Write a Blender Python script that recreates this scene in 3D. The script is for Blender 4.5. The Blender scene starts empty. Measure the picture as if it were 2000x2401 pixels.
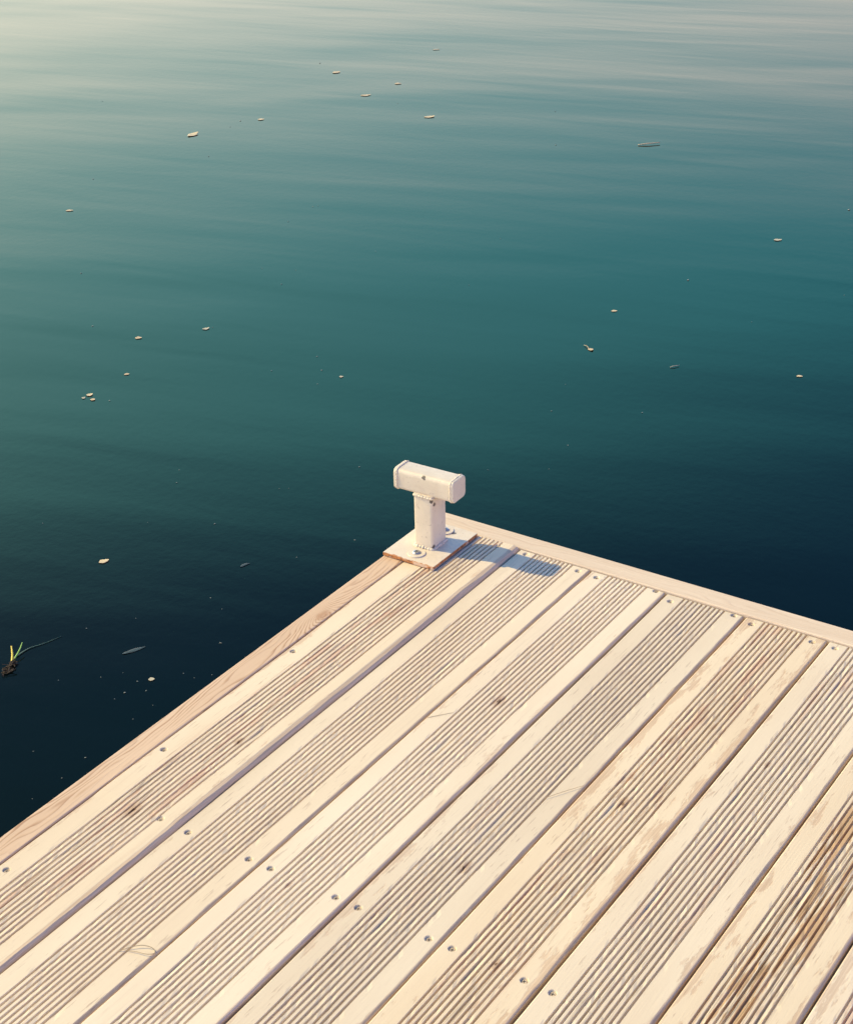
import bpy, bmesh, math, random
import numpy as np
from mathutils import Vector, Matrix

random.seed(7)
rng = np.random.default_rng(11)
S = bpy.context.scene
COL = S.collection

# ------------------------------------------------------------------ camera
cam = bpy.data.cameras.new("camera")
cam_o = bpy.data.objects.new("camera", cam)
COL.objects.link(cam_o)
_R = Vector((0.8342831483868777, 0.5510191749665118, -0.018694842521500245))
_U = Vector((-0.24458989023227345, 0.4002900002337295, 0.8831442132002253))
_F = Vector((-0.49411275425133816, 0.7322197651880926, -0.46872892118371684))
cam_o.matrix_world = Matrix(((_R.x, _U.x, -_F.x, 1.5987), (_R.y, _U.y, -_F.y, -2.4278),
                             (_R.z, _U.z, -_F.z, 1.5448), (0, 0, 0, 1)))
cam.sensor_fit = 'HORIZONTAL'
cam.sensor_width = 36.0
cam.lens = 72.417
cam.clip_start = 0.05
cam.clip_end = 3000.0
S.camera = cam_o

# ------------------------------------------------------------------ sky, sun, exposure
SUN_TO = Vector((-0.174, -0.042, 0.152)).normalized()       # towards the sun
sun_el = math.asin(SUN_TO.z)
sun_az = math.atan2(SUN_TO.x, SUN_TO.y) % (2 * math.pi)
world = bpy.data.worlds.new("World")
S.world = world
world.use_nodes = True
wn = world.node_tree
bg = wn.nodes['Background']
sky = wn.nodes.new('ShaderNodeTexSky')
sky.sky_type = 'NISHITA'
sky.sun_disc = False
sky.sun_elevation = sun_el
sky.sun_rotation = sun_az
sky.air_density = 1.0
sky.dust_density = 1.0
sky.ozone_density = 2.0
tint = wn.nodes.new('ShaderNodeMix')
tint.data_type = 'RGBA'
tint.blend_type = 'MULTIPLY'
tint.inputs[0].default_value = 1.0
tint.inputs[7].default_value = (0.18, 0.62, 1.10, 1)
wn.links.new(sky.outputs[0], tint.inputs[6])
# low summer haze: pale warm air thinning upwards from the horizon, stronger towards the sun
def wmath(op, a, b=0.0, clamp=False):
    x = wn.nodes.new('ShaderNodeMath'); x.operation = op; x.use_clamp = clamp
    for s_, v_ in ((x.inputs[0], a), (x.inputs[1], b)):
        if isinstance(v_, bpy.types.NodeSocket): wn.links.new(v_, s_)
        else: s_.default_value = v_
    return x.outputs[0]
wtc = wn.nodes.new('ShaderNodeTexCoord')
wsep = wn.nodes.new('ShaderNodeSeparateXYZ')
wn.links.new(wtc.outputs['Generated'], wsep.inputs[0])
wdot = wn.nodes.new('ShaderNodeVectorMath'); wdot.operation = 'DOT_PRODUCT'
wn.links.new(wtc.outputs['Generated'], wdot.inputs[0])
wdot.inputs[1].default_value = SUN_TO
def wstep(v, a, b):
    x = wn.nodes.new('ShaderNodeMapRange'); x.interpolation_type = 'SMOOTHSTEP'
    wn.links.new(v, x.inputs[0])
    x.inputs[1].default_value = a; x.inputs[2].default_value = b
    x.inputs[3].default_value = 1.0; x.inputs[4].default_value = 0.0
    return x.outputs[0]
def wadd(base, fac, colour):
    x = wn.nodes.new('ShaderNodeMix'); x.data_type = 'RGBA'; x.blend_type = 'ADD'; x.clamp_factor = False
    wn.links.new(fac, x.inputs[0]); wn.links.new(base, x.inputs[6])
    x.inputs[7].default_value = (*colour, 1)
    return x.outputs[2]
sin_el = wsep.outputs[2]
skew = wmath('SUBTRACT', sin_el, wmath('MULTIPLY', wmath('MINIMUM', wmath('SUBTRACT', wdot.outputs['Value'], 0.44), 0.06), 0.30))   # the milky layer stands higher on the sun's side
toward = wmath('POWER', wmath('MAXIMUM', wdot.outputs['Value'], 0.0), 3.0)
warm = wn.nodes.new('ShaderNodeMix'); warm.data_type = 'RGBA'; warm.blend_type = 'MIX'   # the glow round the sun is warm
wn.links.new(wmath('MULTIPLY', toward, 1.25, True), warm.inputs[0])
warm.inputs[6].default_value = tint.inputs[7].default_value
warm.inputs[7].default_value = (0.34, 0.37, 0.36, 1)
wn.links.new(warm.outputs[2], tint.inputs[7])
c_ = wadd(tint.outputs[2], wmath('MULTIPLY', wstep(skew, 0.37, 0.52), wmath('ADD', wmath('MULTIPLY', wmath('MAXIMUM', wdot.outputs['Value'], 0.0), 1.2), 0.5)), (0.55, 3.9, 4.1))      # milky lower sky
c_ = wadd(c_, wstep(sin_el, 0.08, 0.36), (9.0, 2.9, 0.8))                    # warm haze at the horizon
c_ = wadd(c_, wmath('MULTIPLY', toward, wstep(sin_el, 0.15, 0.58)), (14.5, 7.6, 3.8))   # glow on the sun's side
c_ = wadd(c_, wmath('MULTIPLY', toward, wstep(sin_el, 0.05, 0.34)), (9.0, 3.2, 0.4))
wn.links.new(c_, bg.inputs[0])
bg.inputs[1].default_value = 0.145
sun = bpy.data.lights.new("sun", 'SUN')
sun.energy = 3.35
sun.angle = math.radians(0.55)
sun.color = (1.0, 0.80, 0.385)
sun_o = bpy.data.objects.new("sun", sun)
COL.objects.link(sun_o)
sun_o.location = SUN_TO * 20
sun_o.rotation_euler = (-SUN_TO).to_track_quat('-Z', 'Y').to_euler()
S.view_settings.view_transform = 'Standard'
S.view_settings.look = 'None'
S.view_settings.exposure = 0.55
S.view_settings.gamma = 1.0
S.view_settings.use_curve_mapping = False

WATER_Z = -0.38

# ------------------------------------------------------------------ helpers
def link(o, parent=None):
    COL.objects.link(o)
    if parent is not None:
        o.parent = parent
    return o

def tag(o, label=None, cat=None, group=None, kind=None):
    if label: o['label'] = label
    if cat: o['category'] = cat
    if group: o['group'] = group
    if kind: o['kind'] = kind
    return o

def empty(name, loc, label, cat, group=None):
    o = bpy.data.objects.new(name, None)
    o.location = loc
    o.empty_display_size = 0.05
    link(o)
    return tag(o, label, cat, group)

def mesh_obj(name, verts, faces, mat, parent=None, loc=(0, 0, 0), smooth=True, rotz=0.0):
    me = bpy.data.meshes.new(name)
    me.from_pydata([tuple(v) for v in verts], [], faces)
    me.materials.append(mat)
    if smooth:
        me.polygons.foreach_set('use_smooth', [True] * len(me.polygons))
    me.update()
    o = bpy.data.objects.new(name, me)
    o.location = loc
    o.rotation_euler = (0, 0, rotz)
    return link(o, parent)

def bm_obj(name, bm, mat, parent=None, loc=(0, 0, 0), smooth=False, rotz=0.0):
    me = bpy.data.meshes.new(name)
    bmesh.ops.recalc_face_normals(bm, faces=bm.faces)
    bm.to_mesh(me)
    bm.free()
    for m in (mat if isinstance(mat, (list, tuple)) else [mat]):
        me.materials.append(m)
    if smooth:
        me.polygons.foreach_set('use_smooth', [True] * len(me.polygons))
    me.update()
    o = bpy.data.objects.new(name, me)
    o.location = loc
    o.rotation_euler = (0, 0, rotz)
    return link(o, parent)

def box_bm(x0, x1, y0, y1, z0, z1, bevel=0.0, seg=2):
    bm = bmesh.new()
    bmesh.ops.create_cube(bm, size=1.0)
    for v in bm.verts:
        v.co = Vector(((x0 + x1) / 2 + v.co.x * (x1 - x0), (y0 + y1) / 2 + v.co.y * (y1 - y0), (z0 + z1) / 2 + v.co.z * (z1 - z0)))
    if bevel > 0:
        bmesh.ops.bevel(bm, geom=bm.edges[:], offset=bevel, segments=seg, affect='EDGES', profile=0.6)
    return bm

def smooth_noise(n, step, amp):
    """1-D smoothed random curve of n samples, one knot every `step` samples."""
    k = max(2, int(n / step) + 3)
    kn = rng.normal(0, 1, k)
    return np.interp(np.arange(n) / step, np.arange(k), kn) * amp

# ------------------------------------------------------------------ materials
class NT:
    def __init__(self, name):
        self.m = bpy.data.materials.new(name)
        self.m.use_nodes = True
        self.t = self.m.node_tree
        self.b = self.t.nodes['Principled BSDF']
    def n(self, typ, **kw):
        x = self.t.nodes.new(typ)
        for k, v in kw.items():
            setattr(x, k, v)
        return x
    def l(self, a, b):
        self.t.links.new(a, b)
    def val(self, sock, v):
        if hasattr(v, 'links') or isinstance(v, bpy.types.NodeSocket):
            self.l(v, sock)
        else:
            sock.default_value = v
    def math(self, op, a, b=0.0, c=None, clamp=False):
        x = self.n('ShaderNodeMath', operation=op, use_clamp=clamp)
        self.val(x.inputs[0], a); self.val(x.inputs[1], b)
        if c is not None: self.val(x.inputs[2], c)
        return x.outputs[0]
    def mix(self, f, a, b, blend='MIX'):
        x = self.n('ShaderNodeMix', data_type='RGBA', blend_type=blend)
        self.val(x.inputs[0], f)
        for s, v in ((x.inputs[6], a), (x.inputs[7], b)):
            if isinstance(v, bpy.types.NodeSocket): self.l(v, s)
            else: s.default_value = (*v, 1)
        return x.outputs[2]
    def ramp(self, v, lo, hi, a=0.0, b=1.0):
        x = self.n('ShaderNodeMapRange', interpolation_type='SMOOTHSTEP')
        self.val(x.inputs[0], v)
        x.inputs[1].default_value = lo; x.inputs[2].default_value = hi
        x.inputs[3].default_value = a; x.inputs[4].default_value = b
        return x.outputs[0]
    def noise(self, vec, scale, detail=4.0, rough=0.55, dist=0.0):
        x = self.n('ShaderNodeTexNoise')
        self.l(vec, x.inputs['Vector'])
        x.inputs['Scale'].default_value = scale
        x.inputs['Detail'].default_value = detail
        x.inputs['Roughness'].default_value = rough
        x.inputs['Distortion'].default_value = dist
        return x.outputs[0]
    def mapped(self, vec, scale, loc=(0, 0, 0), rot=(0, 0, 0)):
        x = self.n('ShaderNodeMapping')
        self.l(vec, x.inputs[0])
        x.inputs['Scale'].default_value = scale
        x.inputs['Location'].default_value = loc
        x.inputs['Rotation'].default_value = rot
        return x.outputs[0]
    def attr(self, name, out='Fac'):
        x = self.n('ShaderNodeAttribute', attribute_type='OBJECT', attribute_name=name)
        return x.outputs[out]
    def coords(self, shift=True):
        """object coordinates, plus a copy shifted by a random amount per object"""
        tc = self.n('ShaderNodeTexCoord').outputs['Object']
        if not shift: return tc, tc
        r = self.n('ShaderNodeObjectInfo').outputs['Random']
        c = self.n('ShaderNodeCombineXYZ')
        self.l(self.math('MULTIPLY', r, 37.0), c.inputs[0])
        self.l(self.math('MULTIPLY', r, 91.0), c.inputs[1])
        a = self.n('ShaderNodeVectorMath', operation='ADD')
        self.l(tc, a.inputs[0]); self.l(c.outputs[0], a.inputs[1])
        return tc, a.outputs[0]
    def bump(self, h, strength, dist, base=None):
        x = self.n('ShaderNodeBump')
        x.inputs['Strength'].default_value = strength
        x.inputs['Distance'].default_value = dist
        self.l(h, x.inputs['Height'])
        if base is not None: self.l(base, x.inputs['Normal'])
        return x.outputs[0]
    def set(self, **kw):
        for k, v in kw.items():
            self.val(self.b.inputs[k.replace('_', ' ')], v)

def knot_mask(m, tc, prop):
    """elongated spot at object attribute prop = (x, y, radius): returns distance / radius"""
    at = m.attr(prop, 'Vector')
    sp = m.n('ShaderNodeSeparateXYZ'); m.l(at, sp.inputs[0])
    sc = m.n('ShaderNodeSeparateXYZ'); m.l(tc, sc.inputs[0])
    dx = m.math('SUBTRACT', sc.outputs[0], sp.outputs[0])
    dy = m.math('MULTIPLY', m.math('SUBTRACT', sc.outputs[1], sp.outputs[1]), 0.5)
    d = m.math('SQRT', m.math('ADD', m.math('MULTIPLY', dx, dx), m.math('MULTIPLY', dy, dy)))
    return m.math('DIVIDE', d, m.math('MAXIMUM', sp.outputs[2], 1e-4))

def make_painted_wood():
    m = NT('weathered_cream_decking')
    tc, tr = m.coords()
    wear = m.attr('wear')
    streak = m.noise(m.mapped(tr, (150, 4, 150)), 1.0, 3)
    broad = m.noise(m.mapped(tr, (9, 2.2, 9)), 1.0, 3)
    col = m.mix(m.ramp(broad, 0.3, 0.7), (0.715, 0.590, 0.440), (0.77, 0.650, 0.495))
    col = m.mix(m.ramp(streak, 0.54, 0.78, 0.0, 0.30), col, (0.56, 0.43, 0.32))
    # paint rubbed through to bare wood, most along the long edges
    sx = m.n('ShaderNodeSeparateXYZ'); m.l(tc, sx.inputs[0])
    edge = m.ramp(m.math('ABSOLUTE', m.math('SUBTRACT', sx.outputs[0], 0.0725)), 0.052, 0.0725)
    n1 = m.noise(m.mapped(tr, (62, 13, 62)), 1.0, 9, 0.68)
    n2 = m.noise(m.mapped(tr, (3, 1.7, 3)), 1.0, 2)
    lvl = m.math('ADD', n1, m.math('MULTIPLY', edge, m.math('MULTIPLY_ADD', n2, 0.5, -0.12)))
    lvl = m.math('ADD', lvl, m.math('MULTIPLY', wear, 0.30))
    lvl = m.math('ADD', lvl, m.math('MULTIPLY', m.math('SUBTRACT', n2, 0.5), 0.30))
    lvl = m.math('ADD', lvl, m.math('MULTIPLY', m.attr('bare_edge'), m.ramp(m.math('SUBTRACT', sx.outputs[0], m.attr('arris_x')), -0.0016, 0.0006, 0.0, 0.36)))
    worn = m.ramp(lvl, 0.70, 0.77)
    grain = m.noise(m.mapped(tr, (420, 9, 420)), 1.0, 3)
    bare = m.mix(m.ramp(grain, 0.35, 0.65), (0.47, 0.315, 0.21), (0.65, 0.48, 0.345))
    col = m.mix(m.math('MULTIPLY', worn, 0.62), col, bare)
    # fine short checks in the paint
    chk = m.noise(m.mapped(tr, (300, 22, 300)), 1.0, 4, 0.6)
    zone = m.ramp(m.noise(m.mapped(tr, (11, 3.5, 11)), 1.0, 2), 0.44, 0.62)
    col = m.mix(m.math('MULTIPLY', m.math('MULTIPLY', m.ramp(chk, 0.59, 0.66), zone), 0.55), col, (0.36, 0.25, 0.18))
    # ochre heartwood showing on the ridges of some boards, rosy streaks on others
    stain = m.noise(m.mapped(tr, (70, 5.0, 70)), 1.0, 4, 0.6)
    mid = m.ramp(m.math('ABSOLUTE', m.math('SUBTRACT', sx.outputs[0], 0.073)), 0.030, 0.046, 1.0, 0.0)
    sm = m.math('MULTIPLY', m.math('MULTIPLY', m.ramp(m.math('ADD', stain, m.math('MULTIPLY', m.attr('heart'), 0.25)), 0.665, 0.69), mid), m.math('MULTIPLY', m.attr('heart'), 1.25, None, True))
    hue = m.n('ShaderNodeMix', data_type='RGBA'); m.l(m.attr('ochre'), hue.inputs[0])
    hue.inputs[6].default_value = (0.60, 0.36, 0.25, 1); hue.inputs[7].default_value = (0.50, 0.30, 0.14, 1)
    col = m.mix(sm, col, hue.outputs[2])
    # dark thin drying cracks
    ck = m.noise(m.mapped(tr, (120, 2.2, 120), rot=(0, 0, 0.05)), 1.0, 2)
    ckm = m.math('MULTIPLY', m.ramp(m.math('ABSOLUTE', m.math('SUBTRACT', ck, 0.5)), 0.008, 0.018, 1.0, 0.0), m.math('MULTIPLY', mid, m.attr('heart')))
    col = m.mix(m.math('MULTIPLY', ckm, 0.8), col, (0.07, 0.045, 0.03))
    # knots
    for prop in ('knot_a', 'knot_b'):
        wob = m.math('ADD', knot_mask(m, tc, prop), m.math('MULTIPLY', m.math('SUBTRACT', m.noise(m.mapped(tr, (260, 130, 260)), 1.0, 3), 0.5), 1.5))
        col = m.mix(m.ramp(wob, 0.7, 1.6, 0.6, 0.0), col, (0.45, 0.29, 0.18))
        col = m.mix(m.ramp(wob, 0.25, 0.45, 0.85, 0.0), col, (0.17, 0.095, 0.05))
    rnd = m.n('ShaderNodeObjectInfo').outputs['Random']
    hsv = m.n('ShaderNodeHueSaturation')
    m.val(hsv.inputs['Value'], m.math('MULTIPLY_ADD', rnd, 0.09, 0.955))
    m.val(hsv.inputs['Saturation'], m.math('MULTIPLY_ADD', m.math('FRACT', m.math('MULTIPLY', rnd, 7.31)), 0.22, 0.90))
    m.l(col, hsv.inputs['Color'])
    fine = m.noise(m.mapped(tr, (700, 120, 700)), 1.0, 3, 0.6)
    col = m.mix(m.ramp(fine, 0.60, 0.76, 0.0, 0.20), hsv.outputs[0], (0.45, 0.33, 0.24))
    m.l(col, m.b.inputs['Base Color'])
    m.set(Roughness=0.62)
    m.b.inputs['Specular IOR Level'].default_value = 0.28
    h = m.math('ADD', m.math('MULTIPLY', m.noise(m.mapped(tr, (500, 14, 500)), 1.0, 4), 0.5), m.math('MULTIPLY', worn, -0.35))
    h = m.math('ADD', h, m.math('MULTIPLY', chk, 0.5))
    m.l(m.bump(h, 0.55, 0.0007), m.b.inputs['Normal'])
    return m.m

def make_pine(name, a, b, ring, amt, knot=None):
    m = NT(name)
    tc, tr = m.coords()
    warp = m.noise(m.mapped(tc, (16, 3.0, 16)), 1.0, 3)
    sx = m.n('ShaderNodeSeparateXYZ'); m.l(tc, sx.inputs[0])
    ph = m.math('ADD', m.math('MULTIPLY', sx.outputs[0], 130.0), m.math('MULTIPLY', warp, 9.0))
    ph = m.math('ADD', ph, m.math('MULTIPLY', sx.outputs[1], 3.0))
    if knot:
        d = knot_mask(m, tc, 'knot_a')
        ph = m.math('ADD', ph, m.math('MULTIPLY', m.math('POWER', 2.718, m.math('MULTIPLY', d, -0.35)), 9.0))
    fr = m.math('FRACT', ph)
    late = m.math('MULTIPLY', m.ramp(fr, 0.45, 0.92), m.ramp(fr, 0.93, 1.0, 1.0, 0.0))
    broad = m.noise(m.mapped(tr, (22, 1.5, 22)), 1.0, 3)
    col = m.mix(m.ramp(broad, 0.3, 0.7), a, b)
    brk = m.ramp(m.noise(m.mapped(tr, (60, 4, 60)), 1.0, 3), 0.3, 0.65)
    col = m.mix(m.math('MULTIPLY', m.math('MULTIPLY', late, brk), amt), col, ring)
    fib = m.noise(m.mapped(tr, (600, 12, 600)), 1.0, 3)
    col = m.mix(m.ramp(fib, 0.60, 0.78, 0.0, 0.35), col, ring)
    if knot:
        wob = m.math('ADD', d, m.math('MULTIPLY', m.math('SUBTRACT', m.noise(m.mapped(tr, (160, 100, 160)), 1.0, 3), 0.5), 1.2))
        col = m.mix(m.ramp(wob, 0.5, 1.2, 0.6, 0.0), col, (0.38, 0.20, 0.11))
    m.l(col, m.b.inputs['Base Color'])
    m.set(Roughness=0.66)
    m.b.inputs['Specular IOR Level'].default_value = 0.25
    h = m.math('ADD', m.math('MULTIPLY', late, 0.6), m.math('MULTIPLY', fib, 0.6))
    m.l(m.bump(h, 0.5, 0.0006), m.b.inputs['Normal'])
    return m.m

def make_plain_wood(name, c):
    m = NT(name)
    tc, tr = m.coords()
    n = m.noise(m.mapped(tr, (40, 40, 6)), 1.0, 4)
    m.l(m.mix(n, tuple(x * 0.8 for x in c), tuple(min(1, x * 1.15) for x in c)), m.b.inputs['Base Color'])
    m.set(Roughness=0.75)
    return m.m

def make_paint_metal():
    m = NT('thick_cream_paint_on_steel')
    tc, tr = m.coords()
    b1 = m.noise(m.mapped(tr, (22, 22, 22)), 1.0, 4)
    col = m.mix(m.ramp(b1, 0.3, 0.7), (0.675, 0.580, 0.465), (0.730, 0.632, 0.510))
    sp = m.noise(m.mapped(tr, (150, 150, 150)), 1.0, 3, 0.6)
    col = m.mix(m.ramp(sp, 0.64, 0.69, 0.0, 0.6), col, (0.42, 0.34, 0.27))
    st = m.noise(m.mapped(tr, (60, 60, 9)), 1.0, 3)
    col = m.mix(m.ramp(st, 0.58, 0.78, 0.0, 0.3), col, (0.60, 0.49, 0.40))
    # chips down to dark primer at chip_a / chip_b (x, y, z of the object), size chip_r
    for prop in ('chip_a', 'chip_b', 'chip_c'):
        vm = m.n('ShaderNodeVectorMath', operation='SUBTRACT')
        m.l(tc, vm.inputs[0]); m.l(m.attr(prop, 'Vector'), vm.inputs[1])
        ln = m.n('ShaderNodeVectorMath', operation='LENGTH'); m.l(vm.outputs[0], ln.inputs[0])
        q = m.math('ADD', m.math('MULTIPLY', ln.outputs['Value'], 250.0), m.math('MULTIPLY', m.math('SUBTRACT', m.noise(m.mapped(tr, (300, 300, 300)), 1.0, 2), 0.5), 2.2))
        col = m.mix(m.ramp(q, 0.85, 1.15, 0.92, 0.0), col, (0.075, 0.06, 0.055))
    # rust creeping in from the front edge of the plate
    sy = m.n('ShaderNodeSeparateXYZ'); m.l(tc, sy.inputs[0])
    edge = m.ramp(m.math('ADD', sy.outputs[1], m.math('MULTIPLY', m.math('SUBTRACT', m.noise(m.mapped(tr, (140, 140, 140)), 1.0, 4), 0.5), 0.012)), -0.0755, -0.0725, 1.0, 0.0)
    col = m.mix(m.math('MULTIPLY', edge, m.attr('rust_line')), col, (0.50, 0.22, 0.08))
    m.l(col, m.b.inputs['Base Color'])
    m.set(Roughness=0.42)
    h = m.math('ADD', m.math('MULTIPLY', m.noise(m.mapped(tr, (70, 70, 70)), 1.0, 4), 1.0), m.math('MULTIPLY', sp, 0.4))
    m.l(m.bump(h, 0.6, 0.0012), m.b.inputs['Normal'])
    return m.m

def make_rust():
    m = NT('rusty_steel_edge')
    tc, tr = m.coords()
    n = m.noise(m.mapped(tr, (130, 130, 260)), 1.0, 5, 0.65)
    col = m.mix(m.ramp(n, 0.38, 0.6), (0.20, 0.075, 0.03), (0.58, 0.24, 0.085))
    col = m.mix(m.ramp(m.noise(m.mapped(tr, (60, 60, 60)), 1.0, 3), 0.56, 0.64, 0.0, 0.7), col, (0.70, 0.55, 0.43))
    m.l(col, m.b.inputs['Base Color'])
    m.set(Roughness=0.85)
    m.l(m.bump(n, 0.8, 0.001), m.b.inputs['Normal'])
    return m.m

def make_simple(name, c, rough=0.6, metallic=0.0, var=0.2, scale=80.0):
    m = NT(name)
    tc, tr = m.coords()
    n = m.noise(tr, scale, 3)
    m.l(m.mix(n, tuple(x * (1 - var) for x in c), tuple(min(1, x * (1 + var)) for x in c)), m.b.inputs['Base Color'])
    m.set(Roughness=rough, Metallic=metallic)
    return m.m

def make_water():
    m = NT('lake_water')
    t = m.t
    t.nodes.remove(m.b)
    out = [n for n in t.nodes if n.type == 'OUTPUT_MATERIAL'][0]
    tc = m.n('ShaderNodeTexCoord').outputs['Object']
    # ripples: low swells with long crests, a little wind texture
    def crest(deg, along, across, loc=(0, 0, 0)):
        # turn first, then stretch: crests run `deg` degrees from the x axis
        return m.mapped(m.mapped(tc, (1, 1, 1), loc=loc, rot=(0, 0, math.radians(-deg))), (along, across, 1))
    w1 = m.noise(crest(20, 0.55, 2.3), 1.0, 1.0, 0.4, 0.35)
    w2 = m.noise(crest(13, 1.5, 7.0, (7, 3, 0)), 1.0, 1.0, 0.4, 0.3)
    w3 = m.noise(crest(24, 0.40, 0.85, (2, 9, 0)), 1.0, 1.5, 0.5, 0.4)
    calm = m.ramp(m.noise(m.mapped(tc, (0.22, 0.22, 1), loc=(4, 1, 0)), 1.0, 2), 0.35, 0.65, 0.35, 1.0)
    h = m.math('ADD', m.math('MULTIPLY', w1, 0.0037), m.math('MULTIPLY', w2, 0.0010))
    h = m.math('ADD', m.math('MULTIPLY', h, calm), m.math('MULTIPLY', w3, 0.0105))
    w4 = m.noise(m.mapped(tc, (34, 34, 1)), 1.0, 2.0, 0.6)
    h = m.math('ADD', h, m.math('MULTIPLY', w4, 0.00014))
    b = m.n('ShaderNodeBump')
    b.inputs['Strength'].default_value = 1.0
    b.inputs['Distance'].default_value = 1.0
    m.l(h, b.inputs['Height'])
    dif = m.n('ShaderNodeBsdfDiffuse')
    cl = m.noise(m.mapped(tc, (0.5, 0.5, 0.5)), 1.0, 3)
    m.l(m.mix(m.ramp(cl, 0.3, 0.7), (0.0008, 0.0034, 0.0038), (0.0010, 0.0044, 0.0046)), dif.inputs['Color'])
    gl = m.n('ShaderNodeBsdfGlossy')
    gl.inputs['Color'].default_value = (1.0, 1.0, 0.72, 1)
    gl.inputs['Roughness'].default_value = 0.04
    m.l(b.outputs[0], gl.inputs['Normal'])
    fr = m.n('ShaderNodeFresnel')
    fr.inputs['IOR'].default_value = 1.29
    m.l(b.outputs[0], fr.inputs['Normal'])
    mx = m.n('ShaderNodeMixShader')
    m.l(fr.outputs[0], mx.inputs[0]); m.l(dif.outputs[0], mx.inputs[1]); m.l(gl.outputs[0], mx.inputs[2])
    m.l(mx.outputs[0], out.inputs['Surface'])
    return m.m

M_DECK = make_painted_wood()
M_PINE = make_pine('bare_pine_edge', (0.60, 0.425, 0.295), (0.68, 0.50, 0.36), (0.36, 0.20, 0.115), 0.85, True)
M_PALE = make_pine('pale_worn_edge', (0.65, 0.52, 0.40), (0.72, 0.59, 0.465), (0.50, 0.35, 0.25), 0.40)
M_JOIST = make_plain_wood('joist_timber', (0.22, 0.16, 0.11))
M_FLOAT = make_simple('grey_float_plastic', (0.12, 0.13, 0.13), 0.5)
M_PAINT = make_paint_metal()
M_RUST = make_rust()
M_BOLT = make_simple('zinc_bolt', (0.42, 0.42, 0.44), 0.35, 0.8)
M_SCREW = make_simple('dull_screw_steel', (0.52, 0.42, 0.33), 0.6, 0.0)
M_DARK = make_simple('recess_shade', (0.05, 0.045, 0.04), 0.7)  # dark colour standing for the shade inside screw and bolt recesses
M_LEAF = [make_simple('dry_leaf_tan', (0.55, 0.43, 0.27), 0.6, 0, 0.25, 90),
          make_simple('dry_leaf_straw', (0.60, 0.49, 0.31), 0.6, 0, 0.25, 90),
          make_simple('dry_leaf_grey', (0.44, 0.40, 0.30), 0.6, 0, 0.25, 90)]
M_SPECK = make_simple('pale_fluff', (0.27, 0.30, 0.28), 0.8, 0, 0.3, 200)
M_GHOST = make_simple('sodden_leaf', (0.020, 0.038, 0.040), 0.5, 0, 0.4, 120)
M_STEM = make_simple('dry_stem', (0.40, 0.31, 0.20), 0.7, 0, 0.25, 120)
M_GREEN = make_simple('green_blade', (0.16, 0.36, 0.06), 0.45, 0, 0.25, 60)
M_YELLOW = make_simple('yellowing_blade', (0.60, 0.48, 0.05), 0.45, 0, 0.25, 60)
M_ROOT = make_simple('muddy_root', (0.045, 0.032, 0.026), 0.8, 0, 0.5, 150)
M_SUB = make_simple('sunken_blade', (0.010, 0.060, 0.050), 0.5, 0, 0.3, 60)

# ------------------------------------------------------------------ water
n = 64
rad = 900.0
wv = [(0, 0, 0)] + [(rad * math.cos(2 * math.pi * i / n), rad * math.sin(2 * math.pi * i / n), 0) for i in range(n)]
wf = [(0, i + 1, (i + 1) % n + 1) for i in range(n)]
water = mesh_obj('water', wv, wf, make_water(), None, (0, 0, WATER_Z), False)
tag(water, 'calm teal lake water with soft low ripples', None, None, 'structure')

# ------------------------------------------------------------------ jetty
DECK_Y1, DECK_Y0 = -0.0475, -3.40      # far and near ends of the boards
BOARD_W = 0.1455
jetty = empty('jetty', (0, 0, 0), 'pale cream wooden jetty with grooved decking boards over the water', 'jetty')

def board_rows(screw_ys, coarse=False):
    ys = [DECK_Y1, DECK_Y1 - 0.0012, DECK_Y1 - 0.003]
    y = DECK_Y1 - 0.012
    step = 0.03 if coarse else 0.010
    while y > -1.75:
        ys.append(y); y -= step
    while y > DECK_Y0:
        ys.append(y); y -= 0.07
    ys.append(DECK_Y0)
    for sy in screw_ys:
        for k in range(-7, 8):
            ys.append(sy + k * 0.00115)
    ys = sorted(set(round(v, 5) for v in ys if DECK_Y0 <= v <= DECK_Y1), reverse=True)
    out = [ys[0]]
    for v in ys[1:]:
        if out[-1] - v > 0.0006: out.append(v)
    return np.array(out)

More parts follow.
